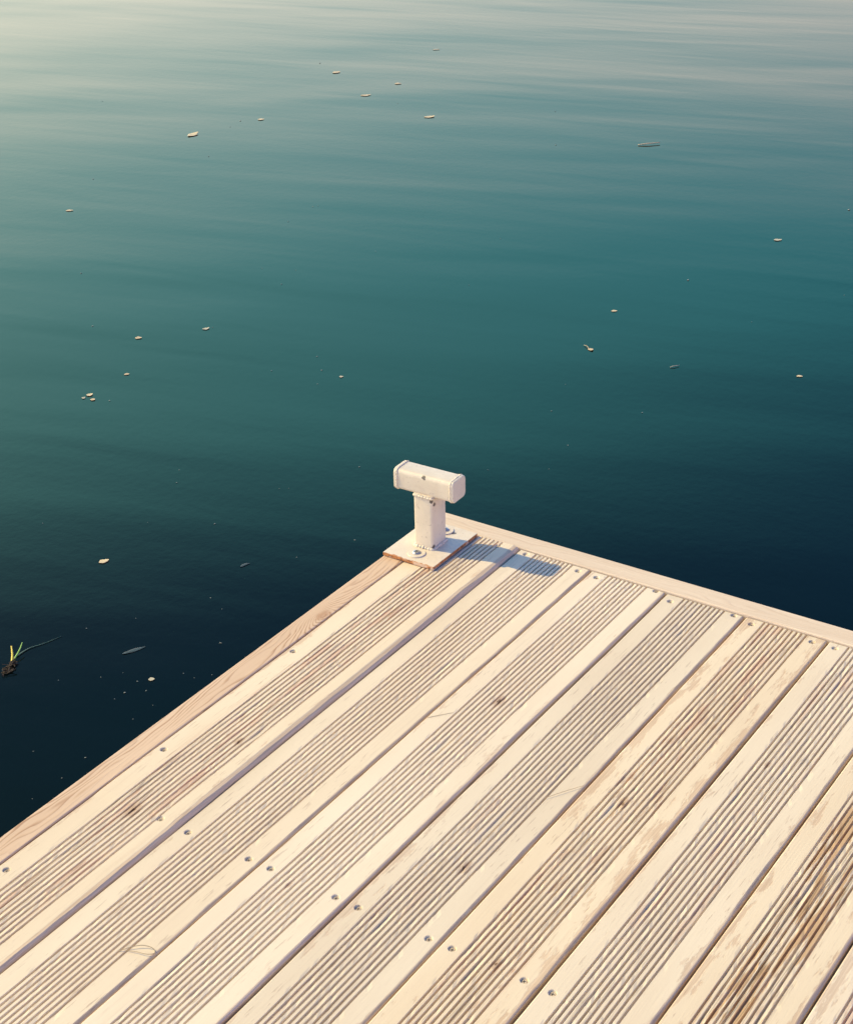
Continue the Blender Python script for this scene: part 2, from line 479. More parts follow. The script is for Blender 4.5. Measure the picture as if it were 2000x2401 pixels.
def make_board_mesh(name, width, g0, pitch, screws, special=False, coarse=False, breaks=5):
    """grooved board, local x 0..width, local y = world y, top at z = 0, grooves from g0; screws = [(x, y)]"""
    ys = board_rows([s[1] for s in screws], coarse)
    cols = []                                   # (x, z, groove id or -1)
    def add(x, z, g=-1): cols.append((x, z, g))
    add(0.0006, -0.027); add(0.0, -0.0235); add(0.0, -0.0028); add(0.0004, -0.0013); add(0.0012, -0.0004); add(0.0024, 0.0)
    gl, gr = g0 - 0.0024, g0 + 9 * pitch + 0.0024
    rb = 0.0052 if special else 0.0034                                 # worn right-hand arris
    re = width - rb
    xs = []
    for sx in sorted(set(round(s[0], 5) for s in screws)):
        for k in range(-6, 7): xs.append(sx + k * 0.00115)
    x = 0.010
    while x < re - 0.003:
        if x < gl - 0.002 or x > gr + 0.002: xs.append(x)
        x += 0.006
    xs = sorted(v for v in xs if (0.0032 < v < gl - 0.0005) or (gr + 0.0005 < v < re - 0.0004))
    left = [v for v in xs if v < gl]
    right = [v for v in xs if v > gr]
    def thin(a):
        o = []
        for v in a:
            if not o or v - o[-1] > 0.0005: o.append(v)
        return o
    for v in thin(left): add(v, 0.0)
    for k in range(10):
        c = g0 + k * pitch
        for dx, dz in ((-0.0021, 0), (-0.0018, -0.0003), (-0.0016, -0.0028), (-0.0009, -0.0048), (0.0009, -0.0048), (0.0016, -0.0028), (0.0018, -0.0003), (0.0021, 0)):
            add(c + dx, dz, k)
    for v in thin(right): add(v, 0.0)
    i_re = len(cols)
    add(re, 0.0); add(width - 0.58 * rb, -0.19 * rb); add(width - 0.23 * rb, -0.58 * rb); add(width, -1.15 * rb); add(width, -0.0235); add(width - 0.0006, -0.027)
    nC, nR = len(cols), len(ys)
    X = np.tile(np.array([c[0] for c in cols]), (nR, 1))
    Z = np.tile(np.array([c[1] for c in cols]), (nR, 1))
    G = np.array([c[2] for c in cols])
    Y = np.tile(ys[:, None], (1, nC))
    for k in range(10):                          # each groove wanders and frays a little
        idx = np.where(G == k)[0]
        arc = np.interp(ys, np.linspace(DECK_Y0, DECK_Y1, 340), smooth_noise(340, 9, 0.00011) + smooth_noise(340, 2.5, 0.00006))
        X[:, idx] += arc[:, None]
        dep = 1.0 + np.interp(ys, np.linspace(DECK_Y0, DECK_Y1, 340), smooth_noise(340, 14, 0.14))
        Z[:, idx] *= np.clip(dep, 0.6, 1.3)[:, None]
        for side in (idx[0:2], idx[-2:]):         # chipped ridge shoulders
            ch = np.abs(np.interp(ys, np.linspace(DECK_Y0, DECK_Y1, 700), smooth_noise(700, 1.7, 0.00032)))
            ch = np.where(ch > 0.0004, ch * 1.3, ch * 0.12)
            Z[:, side] -= ch[:, None]
    for _ in range(breaks):              # ridges split and broken here and there
        k = rng.integers(0, 9)
        yc, ln = rng.uniform(-1.45, -0.1), rng.uniform(0.008, 0.05)
        prof = np.clip(1.2 - np.abs(ys - yc) / ln, 0, 1) * rng.uniform(0.0006, 0.0018)
        ia, ib = np.where(G == k)[0], np.where(G == k + 1)[0]
        half = rng.random() < 0.6
        Z[:, ia[-2:]] -= prof[:, None]
        if not half: Z[:, ib[:2]] -= prof[:, None]
    top = (Z > -0.0064)
    ed = np.interp(ys, np.linspace(DECK_Y0, DECK_Y1, 300), smooth_noise(300, 6, 0.0007) + smooth_noise(300, 2, 0.0003))
    ed = np.clip(ed, -0.0014, 0.0011)
    X[:, i_re:i_re + 3] += ed[:, None]            # uneven worn arris
    Z[0, :] -= np.where(top[0], 0.0014, 0.0); Z[1, :] -= np.where(top[1], 0.0004, 0.0)
    Z += np.where(top, (smooth_noise(nR, 22, 0.0004))[:, None], 0)
    for sx, sy in screws:                        # countersunk screw holes
        r = np.hypot((X - sx), (Y - sy))
        dep = np.interp(r, [0, 0.0047, 0.0056, 0.0066], [0.0032, 0.0032, 0.0002, 0.0])
        Z -= np.where(top, dep, 0)
    if special:                                  # the outermost board has lifted and its right edge is planed off
        t = np.interp(ys, [-3.4, -1.35, -0.75, -0.05], [0.0, 0.10, 0.85, 1.0])
        lift = (0.0028 + t[:, None] * 0.0038 * (X / width))
        start = np.interp(ys, [-3.4, -1.35, -0.75, -0.05], [width - 0.0050, width - 0.0052, width - 0.0098, width - 0.0098])
        start = start + smooth_noise(nR, 7, 0.0006)
        drop = np.clip((X - start[:, None]) / (width - start[:, None]), 0, 1)
        Z = Z + lift - np.where(top, drop * (0.0018 + 0.0020 * t[:, None]), 0)
    V = np.stack([X, Y, Z], -1).reshape(-1, 3)
    idx = np.arange(nR * nC).reshape(nR, nC)
    F = np.stack([idx[:-1, :-1], idx[1:, :-1], idx[1:, 1:], idx[:-1, 1:]], -1).reshape(-1, 4)
    faces = F.tolist() + [idx[0, :].tolist(), idx[-1, ::-1].tolist(), ]
    under = np.stack([idx[:-1, 0], idx[:-1, -1], idx[1:, -1], idx[1:, 0]], -1).tolist()
    me = bpy.data.meshes.new(name)
    me.from_pydata(V.tolist(), [], faces + under)
    sm = np.zeros(len(me.polygons), bool)
    me.polygons.foreach_set('use_smooth', sm)
    me.materials.append(M_DECK)
    me.update()
    return me

# screw with a flat dark cross coloured as recess shade, shared by every board
def make_screw_mesh():
    bm = bmesh.new()
    r = bmesh.ops.create_cone(bm, cap_ends=True, segments=14, radius1=0.0016, radius2=0.0041, depth=0.004)
    for f in bm.faces: f.material_index = 0
    for ang in (0.4, 0.4 + math.pi / 2):
        vs = []
        ca, sa = math.cos(ang), math.sin(ang)
        for (a, b) in ((-0.0024, -0.0005), (0.0024, -0.0005), (0.0024, 0.0005), (-0.0024, 0.0005)):
            vs.append(bm.verts.new((a * ca - b * sa, a * sa + b * ca, 0.00215 + (0.0001 if ang > 1 else 0))))
        f = bm.faces.new(vs); f.material_index = 1
    me = bpy.data.meshes.new('screw')
    bm.to_mesh(me); bm.free()
    me.materials.append(M_SCREW); me.materials.append(M_DARK)
    return me
SCREW = make_screw_mesh()

def put_board(name, me, x, z, screws, wear, heart, ochre, ka=(0, 9, 0.001), kb=(0, 9, 0.001), label=None):
    o = bpy.data.objects.new(name, me)
    o.location = (x, 0, z)
    link(o, jetty)
    o['wear'] = float(wear); o['heart'] = float(heart); o['ochre'] = float(ochre)
    o['bare_edge'] = random.uniform(0.55, 0.85); o['arris_x'] = BOARD_W - 0.0034; o.rotation_euler = (0, 0, random.uniform(-.0006, .0006)); o['knot_a'] = [float(v) for v in ka]; o['knot_b'] = [float(v) for v in kb]
    if label: o['label'] = label
    for sx, sy, dz in screws:
        s = bpy.data.objects.new('screw', SCREW)
        s.location = (sx, sy, dz - 0.0036 - 0.0012)
        s.rotation_euler = (random.uniform(-.12, .12), random.uniform(-.12, .12), random.uniform(0, 3.1))
        link(s, o)
    return o

NEAR, FAR, BACK = -1.006, -0.064, -1.95
boards = [
    # x left, z, left screws dx, right dx, far y offsets, wear, heart, ochre, knots, label
    dict(x=0.2003, z=0.0000, sx=(0.0168, 0.1276), fy=(-0.058, -0.0621), wear=0.00, heart=0.00, ochre=0),
    dict(x=0.3493, z=0.0004, sx=(0.0176, 0.1290), fy=(-0.0649, -0.0521), wear=0.05, heart=0.12, ochre=0, ka=(0.0735, -0.49, 0.0075), kb=(0.060, -1.02, 0.0030)),
    dict(x=0.4990, z=-0.0008, sx=(0.0160, 0.1290), fy=(-0.0694, -0.0546), wear=0.15, heart=0.20, ochre=0, ka=(0.093, -0.86, 0.0060)),
    dict(x=0.6490, z=0.0000, sx=(0.0165, 0.1250), fy=(-0.0660, -0.0646), wear=0.46, heart=0.34, ochre=0, ka=(0.062, -0.618, 0.0065), kb=(0.080, -1.0, 0.0050), label='worn decking board with paint rubbed through to tan wood'),
    dict(x=0.7990, z=-0.0003, sx=(0.0150, 0.1280), fy=(-0.0641, -0.0600), wear=0.22, heart=0.30, ochre=0, ka=(0.050, -0.42, 0.0040)),
    dict(x=0.9490, z=0.0004, sx=(0.0160, 0.1280), fy=(-0.0640, -0.0600), wear=0.34, heart=0.60, ochre=1, label='decking board with ochre streaks and cracks along its grooves'),
    dict(x=1.0990, z=-0.0010, sx=(0.0160, 0.1280), fy=(-0.0640, -0.0600), wear=0.75, heart=0.40, ochre=0, label='decking board worn mostly to bare tan wood'),
]
# outermost board, lifted
W1 = 0.1542
s1 = [(0.0125, -0.5484), (0.0140, -0.8754), (0.0157, -1.2062), (0.1235, -1.0075), (0.1180, -0.066)]
me1 = make_board_mesh('deck_board', W1, 0.0405, 0.00865, s1, special=True)
bo1 = put_board('deck_board', me1, 0.0440, 0.0, [(x, y, 0.0031 + float(np.interp(y, [-1.35, -0.75, -0.05], [0.10, 0.85, 1.0])) * 0.0038 * x / W1) for x, y in s1], 0.05, 0.42, 0,
          (0.0745, -1.012, 0.0085), (0.10, -0.80, 0.0045), 'outermost decking board, lifted above its neighbour and stained with rosy streaks')
bo1['bare_edge'] = 0.8; bo1['arris_x'] = W1 - 0.0096
bo1.rotation_euler = (0, 0, 0)
for i, b in enumerate(boards):
    sc = [(b['sx'][0], b['fy'][0]), (b['sx'][1], b['fy'][1]), (b['sx'][0], NEAR), (b['sx'][1], NEAR), (b['sx'][0], BACK), (b['sx'][1], BACK)]
    me = make_board_mesh('deck_board', BOARD_W, 0.0335, 0.00840, sc, breaks=int(3 + 34 * max(0, b['heart'] - 0.12)))
    put_board('deck_board', me, b['x'], b['z'], [(x, y, 0.0) for x, y in sc], b['wear'], b['heart'], b['ochre'],
              b.get('ka', (0, 9, .001)), b.get('kb', (0, 9, .001)), b.get('label'))
sc = [(0.0165, FAR), (0.128, FAR), (0.0165, NEAR), (0.128, NEAR), (0.0165, BACK), (0.128, BACK)]
mec = make_board_mesh('deck_board', BOARD_W, 0.0335, 0.0084, sc, coarse=True)
for k in range(9):
    put_board('deck_board', mec, 1.2490 + k * 0.15, random.uniform(-.001, .0008), [(x, y, 0.0) for x, y in sc], random.uniform(0, .4), random.uniform(0, .6), 0)

# edge boards
def plank(name, x0, x1, y0, y1, z0, z1, mat, along='y', bev=0.0025):
    bm = box_bm(x0, x1, y0, y1, z0, z1, bev, 3)
    return bm_obj(name, bm, mat, jetty, smooth=False)
e1 = plank('edge_board', 0.0, 0.0418, DECK_Y0, -0.0462, -0.150, 0.0034, M_PINE)
e1['knot_a'] = [0.030, -0.431, 0.010]
e1['label'] = 'bare orange-pink pine edge board with dark growth rings'
# the far edge board runs along x: build along local y and turn it
bm = box_bm(0.0, 0.0455, -2.62, 0.0, -0.150, 0.0026, 0.0025, 3)
e2 = bm_obj('edge_board', bm, M_PALE, jetty, loc=(0, 0, 0), rotz=math.pi / 2)
e2.location = (0.0, -0.0455, 0.0)
e2['label'] = 'pale pinkish edge board closing the far ends of the decking'

# carcass under the boards
for y in (-0.080, -0.53, NEAR, -1.48, BACK, -2.42, -2.90, -3.36):
    plank('joist', 0.044, 2.58, y - 0.0225, y + 0.0225, -0.150, -0.0285, M_JOIST, bev=0.002)
for x in (0.52, 1.30, 2.08):
    bm = box_bm(x - 0.25, x + 0.25, -3.2, -0.30, -0.48, -0.152, 0.03, 3)
    bm_obj('float', bm, M_FLOAT, jetty)

# ------------------------------------------------------------------ mooring bollard
BX, BY = 0.0545, -0.128
boll = empty('mooring_bollard', (BX, BY, 0.0050), 'cream painted steel T-shaped mooring bollard bolted to the jetty corner', 'bollard')

def rr_outline(w, h, r, seg=5):
    pts = []
    for cx, cy, a0 in ((w / 2 - r, h / 2 - r, 0), (-w / 2 + r, h / 2 - r, 90), (-w / 2 + r, -h / 2 + r, 180), (w / 2 - r, -h / 2 + r, 270)):
        for k in range(seg + 1):
            a = math.radians(a0 + 90 * k / seg)
            pts.append((cx + r * math.cos(a), cy + r * math.sin(a)))
    return pts

def prism(outline, levels, axis='z', jitter=0.0):
    """outline swept over levels [(t, scale)], capped; axis z or x"""
    bm = bmesh.new()
    rings = []
    for t, s in levels:
        ring = []
        for (a, b) in outline:
            j = 1 + random.uniform(-jitter, jitter)
            co = (a * s * j, b * s * j, t) if axis == 'z' else (t, a * s * j, b * s * j)
            ring.append(bm.verts.new(co))
        rings.append(ring)
    n = len(outline)
    for r0, r1 in zip(rings[:-1], rings[1:]):
        for k in range(n):
            bm.faces.new((r0[k], r0[(k + 1) % n], r1[(k + 1) % n], r1[k]))
    bm.faces.new(rings[0][::-1]); bm.faces.new(rings[-1])
    return bm

def smooth_by_angle(o, deg=35):
    me = o.data
    me.polygons.foreach_set('use_smooth', [True] * len(me.polygons))
    bm = bmesh.new(); bm.from_mesh(me)
    for e in bm.edges:
        if len(e.link_faces) == 2:
            e.smooth = e.calc_face_angle(0) < math.radians(deg)
    bm.to_mesh(me); bm.free()

def chips(o, a=(9, 9, 9), b=(9, 9, 9), c=(9, 9, 9)):
    o['rust_line'] = 0.0; o['chip_a'] = [float(v) for v in a]; o['chip_b'] = [float(v) for v in b]; o['chip_c'] = [float(v) for v in c]

PL_T = 0.0062
# plate: painted top, rusty edge
bm = box_bm(-0.0545, 0.0550, -0.0760, 0.0745, 0.0, PL_T, 0.0007, 2)
for f in bm.faces:
    f.material_index = 0 if f.normal.z > 0.75 else 1
plate = bm_obj('base_plate', bm, [M_PAINT, M_RUST], boll)
chips(plate, (0.018, 0.052, PL_T))
plate['rust_line'] = 1.0
TW = 0.0400
# T has a slight twist on the plate
TH = 0.03
post_h0, post_h1 = PL_T, 0.1150
out = rr_outline(TW, 0.0480, 0.0045)
po = bm_obj('post', prism(out, [(post_h0, 1), (0.03, 1), (0.06, 1), (0.09, 1), (post_h1, 1)]), M_PAINT, boll)
po.rotation_euler = (0, 0, TH * 0.4)
smooth_by_angle(po)
chips(po, (TW / 2 - 0.001, -0.0235, 0.1065), (TW / 2, -0.016, 0.098), (TW / 2, -0.020, 0.012))
# crossbar: square tube with welded end caps
BZ0, BZ1, BL = 0.1118, 0.1528, 0.1160
bw, bh = 0.0430, BZ1 - BZ0
out = rr_outline(bw, bh, 0.0075)
cb = bm_obj('crossbar', prism(out, [(-BL / 2, 1)] + [(-BL / 2 + BL * k / 8, 1) for k in range(1, 8)] + [(BL / 2, 1)], 'x'), M_PAINT, boll, loc=(0, 0, (BZ0 + BZ1) / 2))
cb.rotation_euler = (0, 0, TH)
smooth_by_angle(cb)
chips(cb, (0.001, -0.0195, 0.0165), (9, 9, 9))
for sgn in (-1, 1):
    out = rr_outline(bw + 0.0018, bh + 0.0018, 0.0085, 6)
    t0, t1 = BL / 2 + 0.0003, BL / 2 + 0.0050
    lv = [(t0 * sgn, 0.985), ((t0 + 0.0012) * sgn, 1.0), ((t1 - 0.0014) * sgn, 1.0), (t1 * sgn, 0.955)]
    cap = bm_obj('end_cap', prism(out, lv, 'x', 0.006), M_PAINT, cb)
    smooth_by_angle(cap, 40)
    chips(cap)

def weld(name, outline, place, rad, parent, lump=0.35):
    """lumpy weld bead: a tube swept round a closed outline"""
    P = [Vector(place(a, b)) for a, b in outline]
    # resample evenly
    L = [0]
    for i in range(len(P)): L.append(L[-1] + (P[(i + 1) % len(P)] - P[i]).length)
    n = 90
    Q = []
    for k in range(n):
        d = L[-1] * k / n
        i = max(j for j in range(len(P)) if L[j] <= d)
        f = (d - L[i]) / max(1e-9, L[i + 1] - L[i])
        Q.append(P[i].lerp(P[(i + 1) % len(P)], f))
    vs, fs = [], []
    m = 6
    cen = sum(Q, Vector()) / n
    for k in range(n):
        tan = (Q[(k + 1) % n] - Q[k - 1]).normalized()
        nrm = (Q[k] - cen).normalized()
        bi = tan.cross(nrm).normalized(); nrm = bi.cross(tan).normalized()
        r = rad * (1 + lump * (0.6 * math.sin(k * 1.9) + random.uniform(-.6, .6)))
        for j in range(m):
            a = 2 * math.pi * j / m
            vs.append(Q[k] + nrm * math.cos(a) * r + bi * math.sin(a) * r)
    for k in range(n):
        for j in range(m):
            a, b = k * m + j, k * m + (j + 1) % m
            c, d = ((k + 1) % n) * m + (j + 1) % m, ((k + 1) % n) * m + j
            fs.append((a, b, c, d))
    o = mesh_obj(name, vs, fs, M_PAINT, parent)
    chips(o)
    return o
o_ = rr_outline(TW, 0.0480, 0.0045)
weld('weld_bead', o_, lambda a, b: (a, b, PL_T + 0.0008), 0.0036, po, 0.5)
weld('weld_bead', o_, lambda a, b: (a, b, BZ0 - 0.0006), 0.0021, po, 0.5)
ob = rr_outline(bw, bh, 0.0075)
for sgn in (-1, 1):
    weld('weld_bead', ob, lambda a, b, s=sgn: (s * (BL / 2 - 0.0013), a, b), 0.0019, cb, 0.6)

# washers and bolts
def washer(x, y):
    bm = prism([(math.cos(2 * math.pi * k / 28), math.sin(2 * math.pi * k / 28)) for k in range(28)],
               [(0.0, 0.0162), (0.0013, 0.0166), (0.0022, 0.0161)])
    w = bm_obj('washer', bm, M_PAINT, boll, loc=(x, y, PL_T))
    smooth_by_angle(w, 30); chips(w)
    bm = prism([(math.cos(2 * math.pi * k / 16), math.sin(2 * math.pi * k / 16)) for k in range(16)],
               [(0.0, 0.0082), (0.0014, 0.0080), (0.0028, 0.0062), (0.0034, 0.0034)])
    for r, z in ((0.0040, 0.00352),):
        vs = [bm.verts.new((r * (1 if k % 2 else 0.45) * math.cos(k * math.pi / 6 + .3), r * (1 if k % 2 else 0.45) * math.sin(k * math.pi / 6 + .3), z)) for k in range(12)]
        f = bm.faces.new(vs); f.material_index = 1  # flat star on the bolt head, socket shade put in by colour
    b = bm_obj('bolt', bm, [M_BOLT, M_DARK], w, loc=(0, 0, 0.0022))
washer(0.0015, -0.0490)
washer(-0.0015, 0.0510)

# ------------------------------------------------------------------ things lying on the deck
def ribbon(name, pts, r, mat, parent=None, taper=True, sides=5):
    """thin round stem along a list of points"""
    P = [Vector(p) for p in pts]
    vs, fs = [], []
    n = len(P)
    for k in range(n):
        tan = (P[min(k + 1, n - 1)] - P[max(k - 1, 0)]).normalized()
        up = Vector((0, 0, 1))
        a = tan.cross(up).normalized() if abs(tan.z) < 0.98 else Vector((1, 0, 0))
        b = tan.cross(a).normalized()
        rr = r * (1 - 0.6 * abs(k / (n - 1) - 0.4)) if taper else r
        for j in range(sides):
            t = 2 * math.pi * j / sides
            vs.append(P[k] + a * math.cos(t) * rr + b * math.sin(t) * rr)
    for k in range(n - 1):
        for j in range(sides):
            fs.append((k * sides + j, k * sides + (j + 1) % sides, (k + 1) * sides + (j + 1) % sides, (k + 1) * sides + j))
    fs.append(tuple(range(sides))[::-1]); fs.append(tuple((n - 1) * sides + j for j in range(sides)))
    return mesh_obj(name, vs, fs, mat, parent)

def curve_pts(ctrl, n=16):
    C = [Vector(c) for c in ctrl]
    out = []
    m = len(C) - 1
    for i in range(n + 1):
        t = i / n * m
        k = min(int(t), m - 1); f = t - k
        p0, p1, p2, p3 = C[max(k - 1, 0)], C[k], C[k + 1], C[min(k + 2, m)]
        out.append(0.5 * ((2 * p1) + (p2 - p0) * f + (2 * p0 - 5 * p1 + 4 * p2 - p3) * f * f + (3 * p1 - p0 - 3 * p2 + p3) * f ** 3))
    return out
z = 0.0010
o = ribbon('grass_stem', curve_pts([(0.302, -1.243, z), (0.311, -1.231, z + .002), (0.322, -1.221, z + .003), (0.334, -1.2165, z + .002), (0.3415, -1.2175, z), (0.3440, -1.2235, z + .001), (0.336, -1.2300, z + .002), (0.322, -1.2330, z + .0016), (0.309, -1.2375, z)], 36), 0.00065, M_STEM)
tag(o, 'thin dry grass stem curled in a loop beside a board gap', 'grass stem')
o = ribbon('grass_stem', curve_pts([(0.609, -0.669, z), (0.625, -0.642, z + .0006), (0.6425, -0.613, z)], 8), 0.00042, M_STEM)
tag(o, 'straight hair-thin straw lying slantwise on the middle boards', 'straw')
o = ribbon('grass_stem', curve_pts([(0.3515, -0.589, z), (0.364, -0.574, z + .0006), (0.3785, -0.556, z)], 8), 0.00040, M_STEM)
tag(o, 'short hair-thin straw on the third board beside its left gap', 'straw')

# ------------------------------------------------------------------ floating leaves and litter
VIEW_R = math.atan2(0.5510, 0.8343)          # the way across the picture, on the water
def leaf(x, y, L, w, ang, mat, label, curl=0.12, cat='leaf', name='floating_leaf', fold=0.25, tail=0.0, group=None):
    w *= 1.25; fold *= 0.30; curl *= 0.55
    ns, vs, fs = 9, [], []
    bend = random.uniform(-0.12, 0.12)
    for layer in (0, 1):
        for i in range(ns):
            t = i / (ns - 1)
            prof = math.sin(math.pi * min(1, t * 0.94 + 0.03)) ** 0.75 * (1 - 0.25 * t)
            hw = w * 0.5 * max(0.04, prof) * (1 + random.uniform(-.26, .20))
            cx = (t - 0.5) * L; cy = bend * L * math.sin(math.pi * t)
            for s in (-1, -0.5, 0, 0.5, 1):
                zz = curl * L * (t - 0.35) ** 2 * 1.3 + fold * w * abs(s) * 0.5 * (0.6 + 0.4 * math.sin(t * 5))
                vs.append((cx, cy + s * hw, zz + 0.0012 - layer * 0.0006))
    def q(l, i, j): return l * ns * 5 + i * 5 + j
    for i in range(ns - 1):
        for j in range(4):
            fs.append((q(0, i, j), q(0, i + 1, j), q(0, i + 1, j + 1), q(0, i, j + 1)))
            fs.append((q(1, i, j + 1), q(1, i + 1, j + 1), q(1, i + 1, j), q(1, i, j)))
        for j, rev in ((0, False), (4, True)):
            f = (q(0, i, j), q(1, i, j), q(1, i + 1, j), q(0, i + 1, j))
            fs.append(f[::-1] if rev else f)
    o = mesh_obj(name, vs, fs, mat, None, (x, y, WATER_Z), True, ang)
    tag(o, label, cat, group)
    if tail > 0:
        p = ribbon('stalk', curve_pts([(-L / 2, 0, 0.002), (-L / 2 - tail * 0.5, tail * 0.06, 0.004), (-L / 2 - tail, 0.0, 0.002)], 8), 0.0011, M_STEM, o)
    return o

A = VIEW_R
leaf(-3.082, 2.848, 0.060, 0.030, A + 0.95, M_LEAF[1], 'big pale tan leaf tilted up on the water in the upper left', 0.3)
leaf(-2.386, 3.562, 0.046, 0.024, A + 0.20, M_LEAF[1], 'straw-coloured leaf floating alone in the top middle, pointed at its right end', 0.25)
leaf(-3.190, 3.999, 0.040, 0.026, A + 0.55, M_LEAF[0], 'oval tan leaf farthest left of the three in the top middle cluster', 0.2)
leaf(-2.831, 3.726, 0.046, 0.022, A + 0.15, M_LEAF[0], 'long tan leaf nearest the jetty in the top middle cluster')
leaf(-2.821, 3.965, 0.030, 0.020, A - 0.10, M_LEAF[0], 'small rosy tan leaf at the right of the top middle cluster')
leaf(-2.985, 3.175, 0.027, 0.020, A + 0.25, M_LEAF[1], 'small yellowish leaf right of the big pale tan leaf')
leaf(-3.035, 4.609, 0.034, 0.018, A + 0.10, M_LEAF[2], 'faint narrow leaf farthest out near the top edge')
leaf(-2.819, 1.849, 0.027, 0.015, A + 0.00, M_LEAF[0], 'flat narrow tan leaf alone at the left of the water')
leaf(-1.774, 1.055, 0.020, 0.016, A - 0.15, M_LEAF[0], 'small oval tan leaf at the middle left', 0.25)
leaf(-1.648, 1.216, 0.022, 0.012, A + 0.40, M_LEAF[2], 'crumpled greyish leaf with a speck at its right tip', 0.35)
leaf(-1.617, 0.830, 0.015, 0.011, A + 0.30, M_LEAF[0], 'tiny tan leaf just above the leaf fragments at the left')
leaf(-1.608, 0.669, 0.018, 0.016, A + 0.50, M_LEAF[1], 'yellowish curled leaf, largest of the fragments clumped at the left', 0.4)
leaf(-1.578, 0.649, 0.014, 0.013, A - 0.40, M_LEAF[0], 'tan leaf fragment at the right of the left-hand clump', 0.3)
leaf(-1.607, 0.645, 0.011, 0.010, A + 1.20, M_LEAF[2], 'dull leaf fragment at the left of the left-hand clump', 0.3)
leaf(-1.083, 1.132, 0.0115, 0.010, A + 0.20, M_LEAF[2], 'round dull leaf up and left of the bollard')
leaf(-0.497, 2.831, 0.027, 0.018, A + 0.05, M_LEAF[2], 'ragged olive-grey leaf at the right of the water', 0.2)
leaf(-0.662, 1.970, 0.018, 0.012, A + 0.05, M_LEAF[1], 'small flat straw leaf above the leaf with a stalk')
leaf(-0.577, 1.664, 0.020, 0.014, A - 1.10, M_LEAF[0], 'tan leaf with a long stalk pointing up and left', 0.35, tail=0.026)
leaf(0.013, 1.792, 0.017, 0.011, A - 0.20, M_LEAF[1], 'pale leaf nearest the right edge of the photo')
leaf(-0.926, -0.008, 0.024, 0.015, A + 0.55, M_LEAF[1], 'pale yellowish leaf on the dark water left of the bollard', 0.2)
leaf(-0.506, -0.320, 0.0125, 0.010, A + 0.15, M_LEAF[2], 'grey-green leaf on the dark water beside the long pine edge', 0.2)
leaf(-0.611, -0.256, 0.052, 0.010, A + 0.55, M_GHOST, 'long dark sodden leaf lying just at the surface', 0.0, fold=0.02)
leaf(-0.639, 0.148, 0.026, 0.008, A + 0.70, M_GHOST, 'small dark sodden leaf nearer the bollard', 0.0, fold=0.02)
o = ribbon('floating_twig', curve_pts([(-1.396 - 0.031, 3.643 - 0.028, WATER_Z + 0.003), (-1.396, 3.643, WATER_Z + 0.006), (-1.396 + 0.034, 3.643 + 0.034, WATER_Z + 0.006)], 10), 0.0026, M_LEAF[1])
tag(o, 'straw-coloured twig lying level in the upper right', 'twig')
o = ribbon('floating_twig', curve_pts([(-0.322, 1.664, WATER_Z + 0.002), (-0.314, 1.674, WATER_Z + 0.004), (-0.306, 1.688, WATER_Z + 0.003)], 8), 0.0012, M_LEAF[2])
tag(o, 'hair-thin bent stem afloat right of the stalked leaf', 'stem')

SPK = [(-3.37, 4.112, 0.0144), (-3.05, 3.116, 0.0149), (-2.319, 1.383, 0.0115), (-3.015, 2.181, 0.0116), (-3.794, 3.07, 0.009), (-1.96, 1.055, 0.0106), (-1.638, 1.235, 0.0075), (-1.534, 0.669, 0.0096), (-2.081, 2.333, 0.009), (-2.069, 2.349, 0.0072), (-2.054, 2.151, 0.0088), (-1.833, 1.723, 0.0065), (-1.727, 1.766, 0.0065), (-1.686, 1.637, 0.0095), (-1.23, 1.215, 0.0099), (-1.158, 1.141, 0.0112), (-1.279, 1.065, 0.0084), (-1.11, 1.056, 0.0068), (-1.088, 0.442, 0.0062), (-1.046, 0.384, 0.0074), (-0.708, 0.693, 0.0086), (-0.807, 0.491, 0.0048), (-0.788, 0.505, 0.0048), (-2.63, 3.681, 0.0087), (-2.825, 2.638, 0.0119), (-1.606, 2.049, 0.0066), (-3.026, 3.02, 0.0084), (-1.714, 3.458, 0.012), (-1.968, 3.901, 0.0107), (-0.411, 3.257, 0.018), (-0.588, 2.329, 0.0159), (-0.25, 1.352, 0.0092), (-0.462, 1.236, 0.0079), (-0.321, 1.074, 0.0076), (-0.422, 0.846, 0.0061), (-0.294, 0.929, 0.0049), (-1.165, 1.937, 0.0078), (-1.313, 2.374, 0.0067), (-0.268, 2.101, 0.006), (-0.115, 2.453, 0.0063), (-0.517, 1.41, 0.0054), (-0.495, 0.375, 0.0079), (-0.826, 0.266, 0.0093), (-0.967, 0.187, 0.0047), (-1.179, 0.053, 0.0048), (-0.561, 0.239, 0.0067), (-0.757, -0.244, 0.0075), (-0.526, -0.34, 0.0071), (-0.573, -0.332, 0.0041), (-0.666, -0.422, 0.0051), (-0.52, -0.384, 0.009), (-0.434, -0.589, 0.0076), (-0.426, -0.66, 0.0066), (-0.6, -0.368, 0.0051), (-0.442, -0.388, 0.0049), (-0.465, -0.268, 0.0061), (-0.412, -0.241, 0.005), (-0.436, -0.269, 0.004), (-0.475, -0.138, 0.0093), (-0.533, -0.627, 0.0048), (-0.428, -0.735, 0.0046), (-0.443, -0.445, 0.0049), (-0.488, -0.356, 0.007), (-0.522, -0.412, 0.005), (-0.695, -0.157, 0.0053), (-0.612, -0.006, 0.0054), (-0.561, -0.029, 0.0053)]
